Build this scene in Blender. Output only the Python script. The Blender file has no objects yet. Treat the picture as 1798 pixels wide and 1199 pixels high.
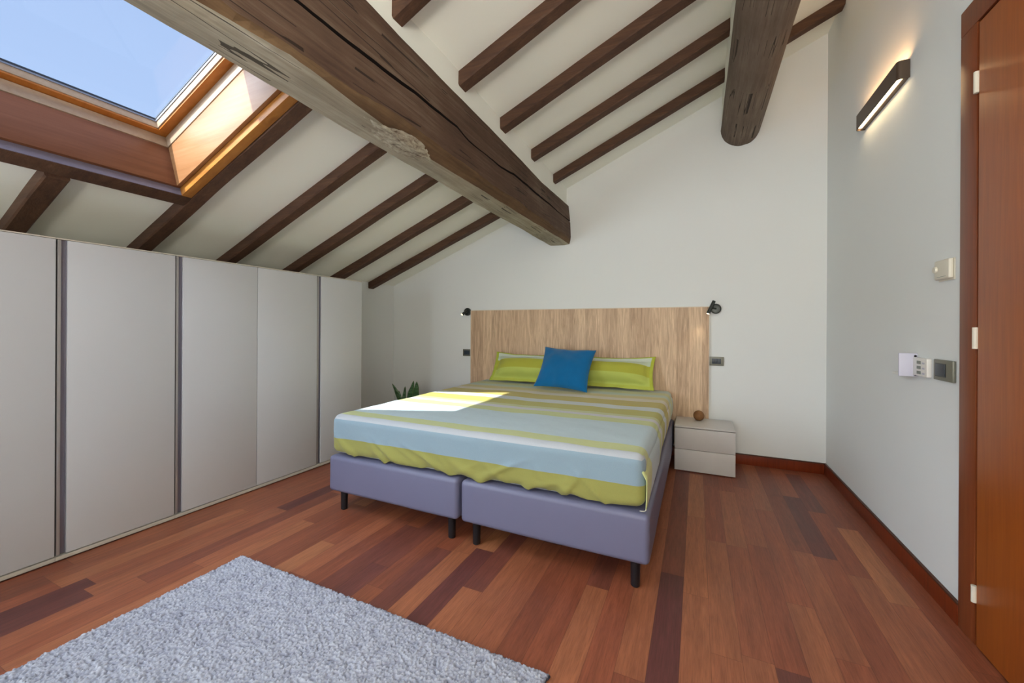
import bpy, bmesh, math, random
from mathutils import Vector, Matrix, noise
random.seed(7)
sc = bpy.context.scene
col = sc.collection
R = math.radians

# ------------------------------------------------------------------ materials
def lin(h):
    h = h.lstrip('#')
    out = []
    for i in (0, 2, 4):
        c = int(h[i:i+2], 16) / 255
        out.append(c / 12.92 if c <= .04045 else ((c + .055) / 1.055) ** 2.4)
    return (*out, 1.0)

class NT:
    """tiny node-tree helper"""
    def __init__(s, name):
        s.gain = (1, 1, 1)
        s.m = bpy.data.materials.new(name); s.m.use_nodes = True
        s.t = s.m.node_tree; s.b = s.t.nodes['Principled BSDF']; s.out = s.t.nodes['Material Output']
    def n(s, kind, **kw):
        nd = s.t.nodes.new(kind)
        for k, v in kw.items(): setattr(nd, k, v)
        return nd
    def set(s, sock, v):
        if hasattr(v, 'is_output'): s.t.links.new(v, sock)
        else: sock.default_value = v
    def math(s, op, a, b=0.0, c=None):
        nd = s.n('ShaderNodeMath', operation=op)
        s.set(nd.inputs[0], a); s.set(nd.inputs[1], b)
        if c is not None: s.set(nd.inputs[2], c)
        return nd.outputs[0]
    def pos(s):
        g = s.n('ShaderNodeNewGeometry'); return g.outputs['Position']
    def obj(s):
        return s.n('ShaderNodeTexCoord').outputs['Object']
    def sep(s, v):
        nd = s.n('ShaderNodeSeparateXYZ'); s.set(nd.inputs[0], v); return nd.outputs
    def comb(s, x, y, z):
        nd = s.n('ShaderNodeCombineXYZ')
        for i, v in enumerate((x, y, z)): s.set(nd.inputs[i], v)
        return nd.outputs[0]
    def scale(s, v, xyz):
        nd = s.n('ShaderNodeMapping'); s.set(nd.inputs['Vector'], v); nd.inputs['Scale'].default_value = xyz
        return nd.outputs[0]
    def noise(s, v, sc_=5, det=3, rough=.5, dist=0):
        nd = s.n('ShaderNodeTexNoise'); s.set(nd.inputs['Vector'], v)
        nd.inputs['Scale'].default_value = sc_; nd.inputs['Detail'].default_value = det
        nd.inputs['Roughness'].default_value = rough; nd.inputs['Distortion'].default_value = dist
        return nd.outputs[0]
    def white(s, v):
        nd = s.n('ShaderNodeTexWhiteNoise', noise_dimensions='3D'); s.set(nd.inputs['Vector'], v)
        return nd.outputs
    def ramp(s, f, stops, interp='LINEAR'):
        nd = s.n('ShaderNodeValToRGB'); e = nd.color_ramp; e.interpolation = interp
        e.elements.remove(e.elements[1])
        for i, (p_, c_) in enumerate(stops):
            el = e.elements[0] if i == 0 else e.elements.new(p_)
            if i == 0: el.position = p_
            el.color = (*[a * b for a, b in zip(lin(c_)[:3], s.gain)], 1) if isinstance(c_, str) else c_
        s.set(nd.inputs[0], f); return nd.outputs[0]
    def mix(s, f, a, b, mode='MIX'):
        nd = s.n('ShaderNodeMix', data_type='RGBA', blend_type=mode)
        s.set(nd.inputs[0], f); s.set(nd.inputs[6], a); s.set(nd.inputs[7], b)
        return nd.outputs[2]
    def bump(s, h, st=.2, d=.01):
        nd = s.n('ShaderNodeBump'); nd.inputs['Strength'].default_value = st; nd.inputs['Distance'].default_value = d
        s.set(nd.inputs['Height'], h); s.t.links.new(nd.outputs[0], s.b.inputs['Normal'])
    def fin(s, color, rough=.5, spec=.5, metal=0.0, sheen=0.0):
        s.set(s.b.inputs['Base Color'], color); s.set(s.b.inputs['Roughness'], rough)
        s.b.inputs['Specular IOR Level'].default_value = spec; s.b.inputs['Metallic'].default_value = metal
        if sheen: s.b.inputs['Sheen Weight'].default_value = sheen
        return s.m

def plain(name, h, rough=.5, spec=.4, metal=0.0, vary=.06, sc_=8, sheen=0.0, bump=0.0):
    t = NT(name); c = lin(h)
    f = t.noise(t.obj(), sc_, 4)
    a = tuple(min(1, v * (1 + vary)) for v in c[:3]) + (1,); b = tuple(v * (1 - vary) for v in c[:3]) + (1,)
    colr = t.mix(f, b, a)
    if bump: t.bump(t.noise(t.obj(), sc_ * 40, 3), bump, .002)
    return t.fin(colr, rough, spec, metal, sheen)

def emit(name, h, strength):
    t = NT(name); c = lin(h)
    t.b.inputs['Base Color'].default_value = c; t.b.inputs['Emission Color'].default_value = c
    t.b.inputs['Emission Strength'].default_value = strength
    return t.m

def wood(name, stops, axis='Y', fine=30, streak=2.0, rough=.7, bump=.5, big=.35, spec=.3, cracks=0.0, along=1.0, gain=(1, 1, 1)):
    """long-grain timber; axis = direction of the grain (object space)"""
    t = NT(name); o = t.obj(); t.gain = gain
    k = {'X': (.05, 1, 1), 'Y': (1, .05, 1), 'Z': (1, 1, .05)}[axis]
    k = tuple(v * (along if v < 1 else 1) for v in k)
    v = t.scale(o, k)
    g1 = t.noise(v, fine, 6, .62, .6)
    g2 = t.noise(v, fine * 4, 4, .6)
    g3 = t.noise(o, streak, 4, .6)
    f = t.math('ADD', t.math('MULTIPLY', g1, .55), t.math('MULTIPLY', g3, big))
    f = t.math('ADD', f, t.math('MULTIPLY', t.math('SUBTRACT', g2, .5), .35))
    colr = t.ramp(f, stops)
    if cracks:
        w = t.noise(t.scale(o, tuple(x * .5 if x < 1 else x for x in k)), fine * .8, 2, .4, .4)
        m_ = t.math('LESS_THAN', t.math('ABSOLUTE', t.math('SUBTRACT', w, .5)), cracks)
        sp = t.math('GREATER_THAN', t.noise(o, 3, 2), .52)
        colr = t.mix(t.math('MULTIPLY', t.math('MULTIPLY', m_, sp), .8), colr, lin('#1c1310'))
    t.bump(t.math('ADD', g1, t.math('MULTIPLY', g2, .5)), bump, .004)
    return t.fin(colr, rough, spec)

def m_floor():
    t = NT('parquet'); t.gain = (1.12, 1.05, .93); x, y, z = t.sep(t.pos())
    W = .0925
    r = t.math('DIVIDE', t.math('ADD', x, .0895), W); row = t.math('FLOOR', r); fx = t.math('FRACT', r)
    ra = t.white(t.comb(row, 3.7, 1.3))[0]
    L = t.math('ADD', .62, t.math('MULTIPLY', ra, .5))
    rb = t.white(t.comb(row, 9.1, 5.5))[0]
    q = t.math('ADD', t.math('DIVIDE', y, L), t.math('MULTIPLY', rb, 7.0)); ci = t.math('FLOOR', q); fy = t.math('FRACT', q)
    w = t.white(t.comb(row, ci, 6.4)); rnd = w[0]; rc = t.sep(w[1])
    base = t.ramp(rnd, [(0, '#573131'), (.11, '#643a35'), (.25, '#774535'), (.5, '#814936'), (.72, '#88523d'), (.9, '#905b42'), (1, '#a06d4e')])
    off = t.comb(t.math('MULTIPLY', rc[0], 40), t.math('MULTIPLY', rc[1], 40), 0)
    va = t.n('ShaderNodeVectorMath', operation='ADD'); t.set(va.inputs[0], t.pos()); t.set(va.inputs[1], off)
    v = va.outputs[0]
    g1 = t.noise(t.scale(v, (26, 1.6, 1)), 1.6, 6, .6, 1.2)
    g2 = t.noise(t.scale(v, (160, 9, 1)), 1.5, 4, .65)
    g3 = t.noise(t.scale(v, (7, 1.1, 1)), 1.0, 3, .5, 1.0)
    colr = t.mix(.85, base, t.ramp(g1, [(.25, (.74, .72, .71, 1)), (.5, (.97, .97, .97, 1)), (.75, (1.28, 1.24, 1.2, 1))]), 'MULTIPLY')
    colr = t.mix(.8, colr, t.ramp(g2, [(.3, (.74, .72, .7, 1)), (.55, (1.05, 1.05, 1.05, 1)), (.75, (1.2, 1.2, 1.2, 1))]), 'MULTIPLY')
    colr = t.mix(.6, colr, t.ramp(g3, [(.3, (.75, .7, .7, 1)), (.7, (1.2, 1.2, 1.18, 1))]), 'MULTIPLY')
    ex = t.math('LESS_THAN', t.math('MINIMUM', fx, t.math('SUBTRACT', 1, fx)), .009)
    ey = t.math('LESS_THAN', t.math('MULTIPLY', t.math('MINIMUM', fy, t.math('SUBTRACT', 1, fy)), L), .0008)
    e = t.math('MAXIMUM', ex, ey)
    colr = t.mix(t.math('MULTIPLY', e, .45), colr, lin('#2a1510'))
    t.bump(t.math('SUBTRACT', g2, e), .05, .001)
    return t.fin(colr, t.math('ADD', .34, t.math('MULTIPLY', g3, .16)), .35)

def m_laminate():
    t = NT('walnut_laminate'); t.gain = (1.56, 1.70, 1.78); o = t.obj(); x, y, z = t.sep(o)
    W = .098
    r = t.math('DIVIDE', x, W); row = t.math('FLOOR', r)
    w = t.white(t.comb(row, 4.4, 8.1)); rc = t.sep(w[1])
    va = t.n('ShaderNodeVectorMath', operation='ADD'); t.set(va.inputs[0], o)
    t.set(va.inputs[1], t.comb(t.math('MULTIPLY', rc[0], 9), 0, t.math('MULTIPLY', rc[1], 9)))
    v = va.outputs[0]
    g1 = t.noise(t.scale(v, (30, 1, 2.2)), 1.3, 6, .6, 1.6)
    g2 = t.noise(t.scale(v, (170, 1, 7)), 1.2, 3, .6)
    f = t.math('ADD', t.math('MULTIPLY', g1, .72), t.math('MULTIPLY', t.math('SUBTRACT', w[0], .5), .16))
    f = t.math('ADD', f, t.math('MULTIPLY', t.math('SUBTRACT', g2, .5), .25))
    colr = t.ramp(f, [(.16, '#866a53'), (.34, '#a3846a'), (.5, '#b89a7d'), (.66, '#c7af93')])
    return t.fin(colr, .5, .3)

def m_red_wood(name, a, b, c, gain=(1, 1, 1)):
    t = NT(name); o = t.obj(); t.gain = gain
    g1 = t.noise(t.scale(o, (60, 60, 3)), 1.2, 6, .6, .5)
    g2 = t.noise(o, 1.2, 2)
    f = t.math('ADD', t.math('MULTIPLY', g1, .5), t.math('MULTIPLY', g2, .5))
    return t.fin(t.ramp(f, [(.3, a), (.5, b), (.7, c)]), .36, .4)

def m_stripes(name, stops, s0, s1, rough=.85, gain=1.0, edge=None):
    """fabric whose woven stripes run across; the UV map's V is metres along the cloth"""
    t = NT(name); t.gain = (gain, gain, gain); uv = t.n('ShaderNodeUVMap'); u = t.sep(uv.outputs[0])
    wob = t.math('MULTIPLY', t.math('SUBTRACT', t.noise(t.pos(), 2.2, 2), .5), .012)
    f = t.math('DIVIDE', t.math('SUBTRACT', t.math('ADD', u[1], wob), s0), s1 - s0)
    colr = t.ramp(f, stops, 'CONSTANT')
    if edge: colr = t.mix(t.math('GREATER_THAN', t.math('ABSOLUTE', t.math('SUBTRACT', u[0], .5)), .462), colr, lin(edge))
    wv = t.noise(t.scale(t.pos(), (1, 1, 1)), 420, 2)
    colr = t.mix(.25, colr, t.ramp(wv, [(.3, (.8, .8, .8, 1)), (.7, (1.12, 1.12, 1.12, 1))]), 'MULTIPLY')
    big = t.noise(t.pos(), 5, 3, .6)
    t.bump(t.math('ADD', t.math('MULTIPLY', big, .9), t.math('MULTIPLY', wv, .015)), .25, .03)
    return t.fin(colr, rough, .15, 0, .15)

def hard(bands): return bands

M = {}
def wallmat(name, h):
    t = NT(name); c = lin(h)
    f = t.noise(t.pos(), 1.6, 3)
    colr = t.mix(f, tuple(v * .97 for v in c[:3]) + (1,), c)
    t.bump(t.noise(t.pos(), 60, 4, .6), .06, .004)
    return t.fin(colr, .9, .15)
M['wall'] = wallmat('wall_paint', '#e5e7e6')
M['ceil'] = wallmat('ceiling_paint', '#f1f2e9')
M['floor'] = m_floor()
M['skirt'] = m_red_wood('skirting_wood', '#5a230d', '#732c10', '#823817')
M['skirt_top'] = plain('skirting_edge', '#4a2a1c', .5)
M['door'] = m_red_wood('door_veneer', '#834018', '#974f1f', '#a25e2c', (1.2, 1.12, .6))
M['doorcase'] = m_red_wood('door_casing_wood', '#6a3218', '#7f3f1f', '#8c4d28')
M['dark_gap'] = plain('dark_gap', '#3a0c02', .7, .1)
M['ivory'] = plain('ivory_plastic', '#d8d2c2', .4)
M['beam'] = wood('old_beam_wood', [(.12, '#2b1c16'), (.36, '#4b352a'), (.55, '#5f4738'), (.72, '#75604f'), (.9, '#8f7c6c')], 'Y', 26, 2.4, .75, .8, .5, .25, .012, gain=(.9, .96, 1.0))
M['beam_under'] = wood('underlit_beam_wood', [(.12, '#463c33'), (.36, '#6d6255'), (.56, '#877c6d'), (.75, '#a0968a'), (.92, '#b3aa9a')], 'Y', 22, 3.5, .85, .8, .4, .2, .01, gain=(1.6, 1.72, 1.7))  # paler beam wood: floor bounce on the underside painted into the colour
M['beam_chamfer'] = wood('bark_edge_wood', [(.15, '#38291b'), (.4, '#574230'), (.6, '#6f583f'), (.85, '#94836c')], 'Y', 18, 5, .8, .8, .4, .2)
M['log'] = wood('grey_log_wood', [(.1, '#3d312a'), (.35, '#5f5146'), (.55, '#74665a'), (.72, '#877a6c'), (.9, '#9c8f82')], 'Y', 30, 3.0, .8, .8, .45, .2, .011)
M['rafter'] = wood('dark_rafter_wood', [(.12, '#2a1915'), (.38, '#452c22'), (.58, '#5a3c2d'), (.8, '#735340'), (.95, '#80624c')], 'X', 30, 3.0, .65, .5, .45, .3, gain=(.92, 1.02, 1.0))
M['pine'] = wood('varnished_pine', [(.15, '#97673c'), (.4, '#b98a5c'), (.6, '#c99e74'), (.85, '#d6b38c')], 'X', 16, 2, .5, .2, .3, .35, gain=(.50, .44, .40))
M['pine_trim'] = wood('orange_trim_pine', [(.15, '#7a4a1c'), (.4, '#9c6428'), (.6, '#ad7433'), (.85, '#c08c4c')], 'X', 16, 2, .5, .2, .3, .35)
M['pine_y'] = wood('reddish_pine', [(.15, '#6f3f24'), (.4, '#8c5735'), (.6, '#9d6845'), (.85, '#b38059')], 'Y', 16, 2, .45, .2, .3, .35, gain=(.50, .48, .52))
M['pine_pale'] = wood('pale_sash_pine', [(.15, '#b59a80'), (.45, '#cdb69d'), (.85, '#dccab5')], 'X', 14, 2, .4, .1, .3, .35, gain=(.6, .58, .56))
M['pine_sash'] = wood('orange_sash_pine', [(.15, '#96591f'), (.45, '#b97732'), (.85, '#cc9250')], 'X', 14, 2, .4, .1, .3, .35, gain=(.8, .72, .7))
M['alu'] = plain('window_alu', '#8d8f96', .35, .5, .6)
M['gasket'] = plain('window_gasket', '#20242c', .6)
M['white_lac'] = plain('white_lacquer', '#c9cbce', .42, .4, 0, .015, 2)
M['plinth'] = plain('plinth_white', '#c9c3b6', .45)
M['groove'] = plain('grip_profile', '#85838f', .35, .5, .5, .03)
M['groove_l'] = plain('grip_profile_lip', '#a9a6a4', .35, .5, .3, .03)
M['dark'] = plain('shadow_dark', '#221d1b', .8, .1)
M['laminate'] = m_laminate()
M['panel_edge'] = plain('panel_edge', '#d8cdbd', .5)
M['leather'] = plain('lilac_faux_leather', '#676780', .42, .4, 0, .03, 6, 0, .08)
M['black'] = plain('black_plastic', '#17161a', .35)
M['charcoal'] = plain('charcoal_metal', '#2f3330', .35, .5, .3)
M['blue'] = plain('blue_cotton', '#0a6296', .85, .15, 0, .08, 30, .25, .3)
M['white_top'] = plain('nightstand_white', '#c9c6c4', .4)
M['ballwood'] = wood('ball_wood', [(.2, '#5c3a1d'), (.5, '#8a6039'), (.8, '#a57c50')], 'Z', 40, 9, .55, .4)
M['bronze'] = plain('lamp_bronze', '#5b4c40', .42, .5, .45, .03)
M['grey_plate'] = plain('grey_plate', '#77776c', .4, .4, .3)
M['slate'] = plain('slate_button', '#343d48', .35)
M['white_plastic'] = plain('white_plastic', '#e1ded8', .35)
M['lilac_plastic'] = plain('pale_lilac_plastic', '#c9c8d8', .4)
M['key_grey'] = plain('key_label_grey', '#7f837b', .5)
M['leaf'] = None
M['pot'] = plain('pot_white', '#c9c4ba', .4)
M['soil'] = plain('soil', '#2b1f17', .95)
M['strip'] = emit('warm_led', '#ffe2b0', 18)
M['strip_up'] = emit('warm_led_up', '#ffc488', 60)
M['tip'] = emit('warm_tip', '#ffe6b8', 4)
M['hem'] = plain('white_hem', '#b9b7aa', .8)
def m_leaf():
    t = NT('snake_leaf'); uv = t.n('ShaderNodeUVMap'); u = t.sep(uv.outputs[0])
    g = t.noise(t.scale(t.obj(), (8, 8, 60)), 1.5, 4, .6, 1)
    c = t.ramp(g, [(.35, '#1f3a22'), (.5, '#33552f'), (.65, '#5b7a55')])
    e = t.math('GREATER_THAN', t.math('ABSOLUTE', u[0]), .86)
    return t.fin(t.mix(e, c, lin('#5a6a3a')), .4, .4)
M['leaf'] = m_leaf()
def m_glass():
    t = NT('window_glass')
    tr = t.n('ShaderNodeBsdfTransparent'); tr.inputs[0].default_value = (.97, .98, .99, 1)
    gl = t.n('ShaderNodeBsdfGlossy'); gl.inputs['Roughness'].default_value = .02
    mx = t.n('ShaderNodeMixShader'); lw = None
    mx.inputs[0].default_value = .03; t.t.links.new(tr.outputs[0], mx.inputs[1]); t.t.links.new(gl.outputs[0], mx.inputs[2])
    t.t.links.new(mx.outputs[0], t.out.inputs[0]); t.t.nodes.remove(t.b)
    return t.m
M['glass'] = m_glass()
def m_rug():
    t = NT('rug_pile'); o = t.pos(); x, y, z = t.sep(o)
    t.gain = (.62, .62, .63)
    hgt = t.ramp(t.math('DIVIDE', z, .022), [(.3, '#4d4f5c'), (.55, '#b3b5c3'), (.85, '#dcdde6')])  # darker low in the pile, shade between tufts painted into the colour
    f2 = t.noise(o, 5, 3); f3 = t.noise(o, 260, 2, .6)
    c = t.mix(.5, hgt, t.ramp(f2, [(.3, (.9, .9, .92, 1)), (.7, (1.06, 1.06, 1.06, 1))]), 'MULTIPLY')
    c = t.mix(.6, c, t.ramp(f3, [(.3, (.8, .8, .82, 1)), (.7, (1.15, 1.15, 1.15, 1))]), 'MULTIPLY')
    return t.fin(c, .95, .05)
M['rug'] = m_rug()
def m_ruggnd():
    t = NT('rug_backing'); f = t.noise(t.obj(), 160, 3, .7)
    return t.fin(t.ramp(f, [(.3, '#70717f'), (.7, '#a3a4b2')]), .95, .05)
M['rugback'] = m_ruggnd()

# sheet stripes, s runs from the headboard (y=0) to the hem (-2.21)
S0, S1 = 0.0, -2.21
_b = [(0, '#b7c2b4'), (.22, '#c2c48f'), (.36, '#b9c6b4'), (.46, '#c9c2a0'), (.485, '#c8bb80'), (.60, '#cfc6b0'), (.705, '#b9a852'), (.905, '#c3c9c6'),
      (1.027, '#b1aa52'), (1.19, '#bcc08c'), (1.25, '#c6c5c6'), (1.32, '#bcc284'), (1.43, '#b3c4c9'), (1.832, '#bcc186'), (1.932, '#b2b5ba'),
      (1.99, '#869aa6'), (2.102, '#918f4f')]
M['sheet'] = m_stripes('striped_cotton', hard([(p_ / 2.21, c_) for p_, c_ in _b]), S0, S1, gain=.95)
M['pillow'] = m_stripes('pillow_stripes', hard([(0, '#b4ba52'), (.10, '#b6c061'), (.36, '#aeae44'), (.69, '#bfccb4'), (.84, '#c9d2c2'), (.965, '#b0b945')]), 0, 1, edge='#b0b945')

# ------------------------------------------------------------------ mesh helpers
class MB:
    def __init__(s): s.v = []; s.f = []; s.uv = []; s.mi = []
    def add(s, vs, fs, uv=None, mi=0):
        b = len(s.v); s.v += [tuple(x) for x in vs]
        for i, f in enumerate(fs):
            s.f.append([b + j for j in f]); s.mi.append(mi)
            s.uv.append([uv[j] for j in f] if uv else [(0, 0)] * len(f))
        return s
    def box(s, x0, x1, y0, y1, z0, z1, mi=0, X=None):
        vs = [(x, y, z) for x in (x0, x1) for y in (y0, y1) for z in (z0, z1)]
        if X: vs = [X(*v) for v in vs]
        return s.add(vs, [(0, 1, 3, 2), (4, 6, 7, 5), (0, 4, 5, 1), (2, 3, 7, 6), (0, 2, 6, 4), (1, 5, 7, 3)], None, mi)
    def tube(s, p0, p1, r0, r1=None, n=20, mi=0, cap=True):
        p0, p1 = Vector(p0), Vector(p1); r1 = r0 if r1 is None else r1
        d = (p1 - p0).normalized(); a = d.orthogonal().normalized(); b = d.cross(a)
        vs = []
        for p, r in ((p0, r0), (p1, r1)):
            vs += [p + (a * math.cos(2 * math.pi * i / n) + b * math.sin(2 * math.pi * i / n)) * r for i in range(n)]
        fs = [(i, (i + 1) % n, n + (i + 1) % n, n + i) for i in range(n)]
        if cap: fs += [tuple(range(n - 1, -1, -1)), tuple(range(n, 2 * n))]
        return s.add(vs, fs, None, mi)
    def lathe(s, c, prof, n=32, mi=0):
        vs = []
        for r, z in prof: vs += [(c[0] + r * math.cos(2 * math.pi * i / n), c[1] + r * math.sin(2 * math.pi * i / n), c[2] + z) for i in range(n)]
        fs = []
        for k in range(len(prof) - 1):
            fs += [(k * n + i, k * n + (i + 1) % n, (k + 1) * n + (i + 1) % n, (k + 1) * n + i) for i in range(n)]
        fs += [tuple(range(n - 1, -1, -1)), tuple(range((len(prof) - 1) * n, len(prof) * n))]
        return s.add(vs, fs, None, mi)
    def grid(s, P, nu, nv, UV=None, mi=0, flip=False, closed=False):
        vs = [P(i / nu, j / nv) for j in range(nv + 1) for i in range(nu + 1)]
        uv = [UV(i / nu, j / nv) for j in range(nv + 1) for i in range(nu + 1)] if UV else None
        fs = []
        for j in range(nv):
            for i in range(nu):
                a = j * (nu + 1) + i; q = (a, a + 1, a + nu + 2, a + nu + 1)
                fs.append(q[::-1] if flip else q)
        return s.add(vs, fs, uv, mi)
    def loft(s, rings, mi=None, cap=True):
        n = len(rings[0]); vs = [v for r in rings for v in r]; b = len(s.v)
        s.v += [tuple(v) for v in vs]
        for k in range(len(rings) - 1):
            for i in range(n):
                s.f.append([b + k * n + i, b + k * n + (i + 1) % n, b + (k + 1) * n + (i + 1) % n, b + (k + 1) * n + i])
                s.mi.append(mi[i] if mi else 0); s.uv.append([(0, 0)] * 4)
        if cap:
            for k in (0, len(rings) - 1):
                f = [b + k * n + i for i in range(n)]
                s.f.append(f[::-1] if k else f); s.mi.append(mi[-1] if mi else 0); s.uv.append([(0, 0)] * n)
        return s
    def build(s, name, mats, parent=None, origin=None, smooth=False, bevel=0, seg=2, weld=False, subsurf=0):
        o0 = Vector(parent['_o']) if parent is not None else Vector(origin or (0, 0, 0))
        me = bpy.data.meshes.new(name)
        me.from_pydata([tuple(Vector(v) - o0) for v in s.v], [], s.f)
        ul = me.uv_layers.new(name='UVMap')
        k = 0
        for p_, uvs in zip(me.polygons, s.uv):
            for li, q in zip(p_.loop_indices, uvs): ul.data[li].uv = q
        mats = mats if isinstance(mats, (list, tuple)) else [mats]
        for m_ in mats: me.materials.append(m_)
        for p_, i in zip(me.polygons, s.mi): p_.material_index = i
        bm = bmesh.new(); bm.from_mesh(me)
        if weld: bmesh.ops.remove_doubles(bm, verts=bm.verts, dist=1e-5)
        bmesh.ops.recalc_face_normals(bm, faces=bm.faces)
        if bevel:
            bmesh.ops.bevel(bm, geom=[e for e in bm.edges if len(e.link_faces) == 2 and e.calc_face_angle(0) > .5], offset=bevel, segments=seg, profile=.6, affect='EDGES', clamp_overlap=True)
        bm.to_mesh(me); bm.free()
        if smooth or bevel:
            for p_ in me.polygons: p_.use_smooth = True
            if not smooth or bevel:
                try: me.set_sharp_from_angle(angle=R(40))
                except Exception: pass
        me.update()
        o = bpy.data.objects.new(name, me); col.objects.link(o)
        if parent is not None: o.parent = parent
        else: o.location = o0
        o['_o'] = tuple(o0)
        if subsurf:
            md = o.modifiers.new('smooth', 'SUBSURF'); md.levels = subsurf; md.render_levels = subsurf
        return o

def rbox(mb, x0, x1, y0, y1, z0, z1, r, nx, ny, nz, disp=None, uvf=None, skip=(), mi=0):
    """rounded box with gridded faces; uvf(face, Q) gives the cloth coordinate"""
    lo = Vector((x0 + r, y0 + r, z0 + r)); hi = Vector((x1 - r, y1 - r, z1 - r))
    def rnd(Q, face):
        K = Vector([min(max(Q[i], lo[i]), hi[i]) for i in range(3)])
        d = Vector(Q) - K
        n_ = d.normalized() if d.length > 1e-9 else Vector((0, 0, 0))
        P = K + n_ * min(r, d.length) if d.length < r else K + n_ * r
        if disp: P = P + n_ * disp(face, P, n_)
        return P
    # denser rows near the edges so the rounding is smooth
    def sp(t, n_, L):
        a = r / L
        return t
    def coords(a, b, n_):
        L = b - a; k = 4
        edge = [a + r * (1 - math.cos(math.pi / 2 * i / k)) * 1.0 for i in range(k)] 
        edge = [a + r * i / k for i in range(k)]
        mid = [a + r + (L - 2 * r) * i / n_ for i in range(n_ + 1)]
        return edge + mid + [b - (e - a) for e in edge[::-1]]
    cx, cy, cz = coords(x0, x1, nx), coords(y0, y1, ny), coords(z0, z1, nz)
    def face(name, us, vs_, f):
        if name in skip: return
        nu, nv = len(us), len(vs_)
        Q = [f(u, v) for v in vs_ for u in us]
        V = [rnd(q, name) for q in Q]
        uv = [uvf(name, q) if uvf else (0, 0) for q in Q]
        fs = [(j * nu + i, j * nu + i + 1, (j + 1) * nu + i + 1, (j + 1) * nu + i) for j in range(nv - 1) for i in range(nu - 1)]
        mb.add(V, fs, uv, mi)
    face('top', cx, cy, lambda u, v: (u, v, z1)); face('bottom', cx, cy, lambda u, v: (u, v, z0))
    face('front', cx, cz, lambda u, v: (u, y0, v)); face('back', cx, cz, lambda u, v: (u, y1, v))
    face('left', cy, cz, lambda u, v: (x0, u, v)); face('right', cy, cz, lambda u, v: (x1, u, v))
    return mb

def tag(o, label=None, cat=None, group=None, kind=None):
    if label: o['label'] = label
    if cat: o['category'] = cat
    if group: o['group'] = group
    if kind: o['kind'] = kind
    return o
def thing(name, loc, label, cat, group=None, kind='thing'):
    o = bpy.data.objects.new(name, None); col.objects.link(o); o.location = loc; o['_o'] = tuple(loc)
    o.empty_display_size = .1
    return tag(o, label, cat, group, kind)
def setting(name, loc=(0, 0, 0)):
    o = bpy.data.objects.new(name, None); col.objects.link(o); o.location = loc; o['_o'] = tuple(loc); o['kind'] = 'structure'
    return o
def struct(o): o['kind'] = 'structure'; return o
def N3(x, y, z): return noise.noise(Vector((x, y, z)))

# ------------------------------------------------------------------ room shell
YR = -5.7           # rear wall, behind the camera
XK = -4.11          # knee wall behind the wardrobe
ZL, ML = 3.1728, .3915      # ceiling left of the main beam: z = ZL + ML x
ZR, MR = 3.2838, .4339      # ceiling right of it
XB = -2.02
A = math.atan(ML)
U = Vector((math.cos(A), 0, math.sin(A))); NN = Vector((-math.sin(A), 0, math.cos(A)))
def sl(u, v, n): return Vector((0, v, ZL)) + U * u + NN * n      # slope coordinates of the left pitch

struct(MB().box(-4.4, .15, YR - .15, .15, -.12, 0).build('floor', M['floor']))
mb = MB()
mb.add([(-4.4, 0, 0), (.15, 0, 0), (.15, 0, 3.42), (-4.4, 0, 1.52), (-4.4, .15, 0), (.15, .15, 0), (.15, .15, 3.42), (-4.4, .15, 1.52)],
       [(0, 1, 2, 3), (5, 4, 7, 6), (0, 3, 7, 4), (1, 5, 6, 2), (3, 2, 6, 7), (0, 4, 5, 1)])
struct(mb.build('wall_back', M['wall']))
struct(MB().box(0, .15, YR, 0, 0, 3.42).build('wall_right', M['wall']))
struct(MB().box(XK - .15, XK, YR, 0, 0, 1.63).build('wall_left', M['wall']))
struct(MB().box(-4.4, .15, YR - .15, YR, 0, 3.42).build('wall_rear', M['wall']))

# skylight opening in the slope (u along the slope, v = y)
HU0, HU1, HV0, HV1 = -3.70, -2.66, -3.86, -2.46
mb = MB()
def slab(u0, u1, v0, v1):
    mb.box(u0, u1, v0, v1, 0, .16, 0, lambda a, b, c: sl(a, b, c))
uK, uB = (XK - .12) / math.cos(A), XB / math.cos(A)
slab(uK, HU0, YR, .0); slab(HU1, uB, YR, 0); slab(HU0, HU1, YR, HV0); slab(HU0, HU1, HV1, 0)
AR = math.atan(MR)
def sr(u, v, n): return Vector((0, v, ZR)) + Vector((math.cos(AR), 0, math.sin(AR))) * u + Vector((-math.sin(AR), 0, math.cos(AR))) * n
mb.box(XB / math.cos(AR), .1, YR, 0, 0, .16, 0, lambda a, b, c: sr(a, b, c))
struct(mb.build('ceiling', M['ceil']))

# plaster fillings between the two big beams and the ceiling
mb = MB()
def fillin(name, xs, zb, zt):
    rings = []
    n = 40
    for k in range(n + 1):
        y = YR + (0 - YR) * k / n
        w = .006 * N3(y * 1.7, 3.1, 0)
        rings.append([(xs[0], y, zb), (xs[1] + w, y, zb), (xs[1] + w * 1.5, y, zt[1]), (xs[0], y, zt[0])])
    return struct(MB().loft(rings).build(name, M['ceil'], smooth=False))
fillin('trim_1', (-2.17, -2.012), 2.20, (2.33, 2.42))
fillin('trim_2', (-.70, -.44), 2.78, (2.99, 3.11))

# skirting boards
def skirting(name, x0, x1, y0, y1):
    s = setting(name, (x0, y0, 0))
    MB().box(x0, x1, y0, y1, 0, .074).build('board', M['skirt'], s, bevel=.002)
    MB().box(x0, x1, y0, y1, .0741, .083).build('top_edge', M['skirt_top'], s, bevel=.002)
skirting('baseboard_back', -4.1, -.012, -.012, 0)
skirting('baseboard_right', -.012, 0, -1.6835, 0)

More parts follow.
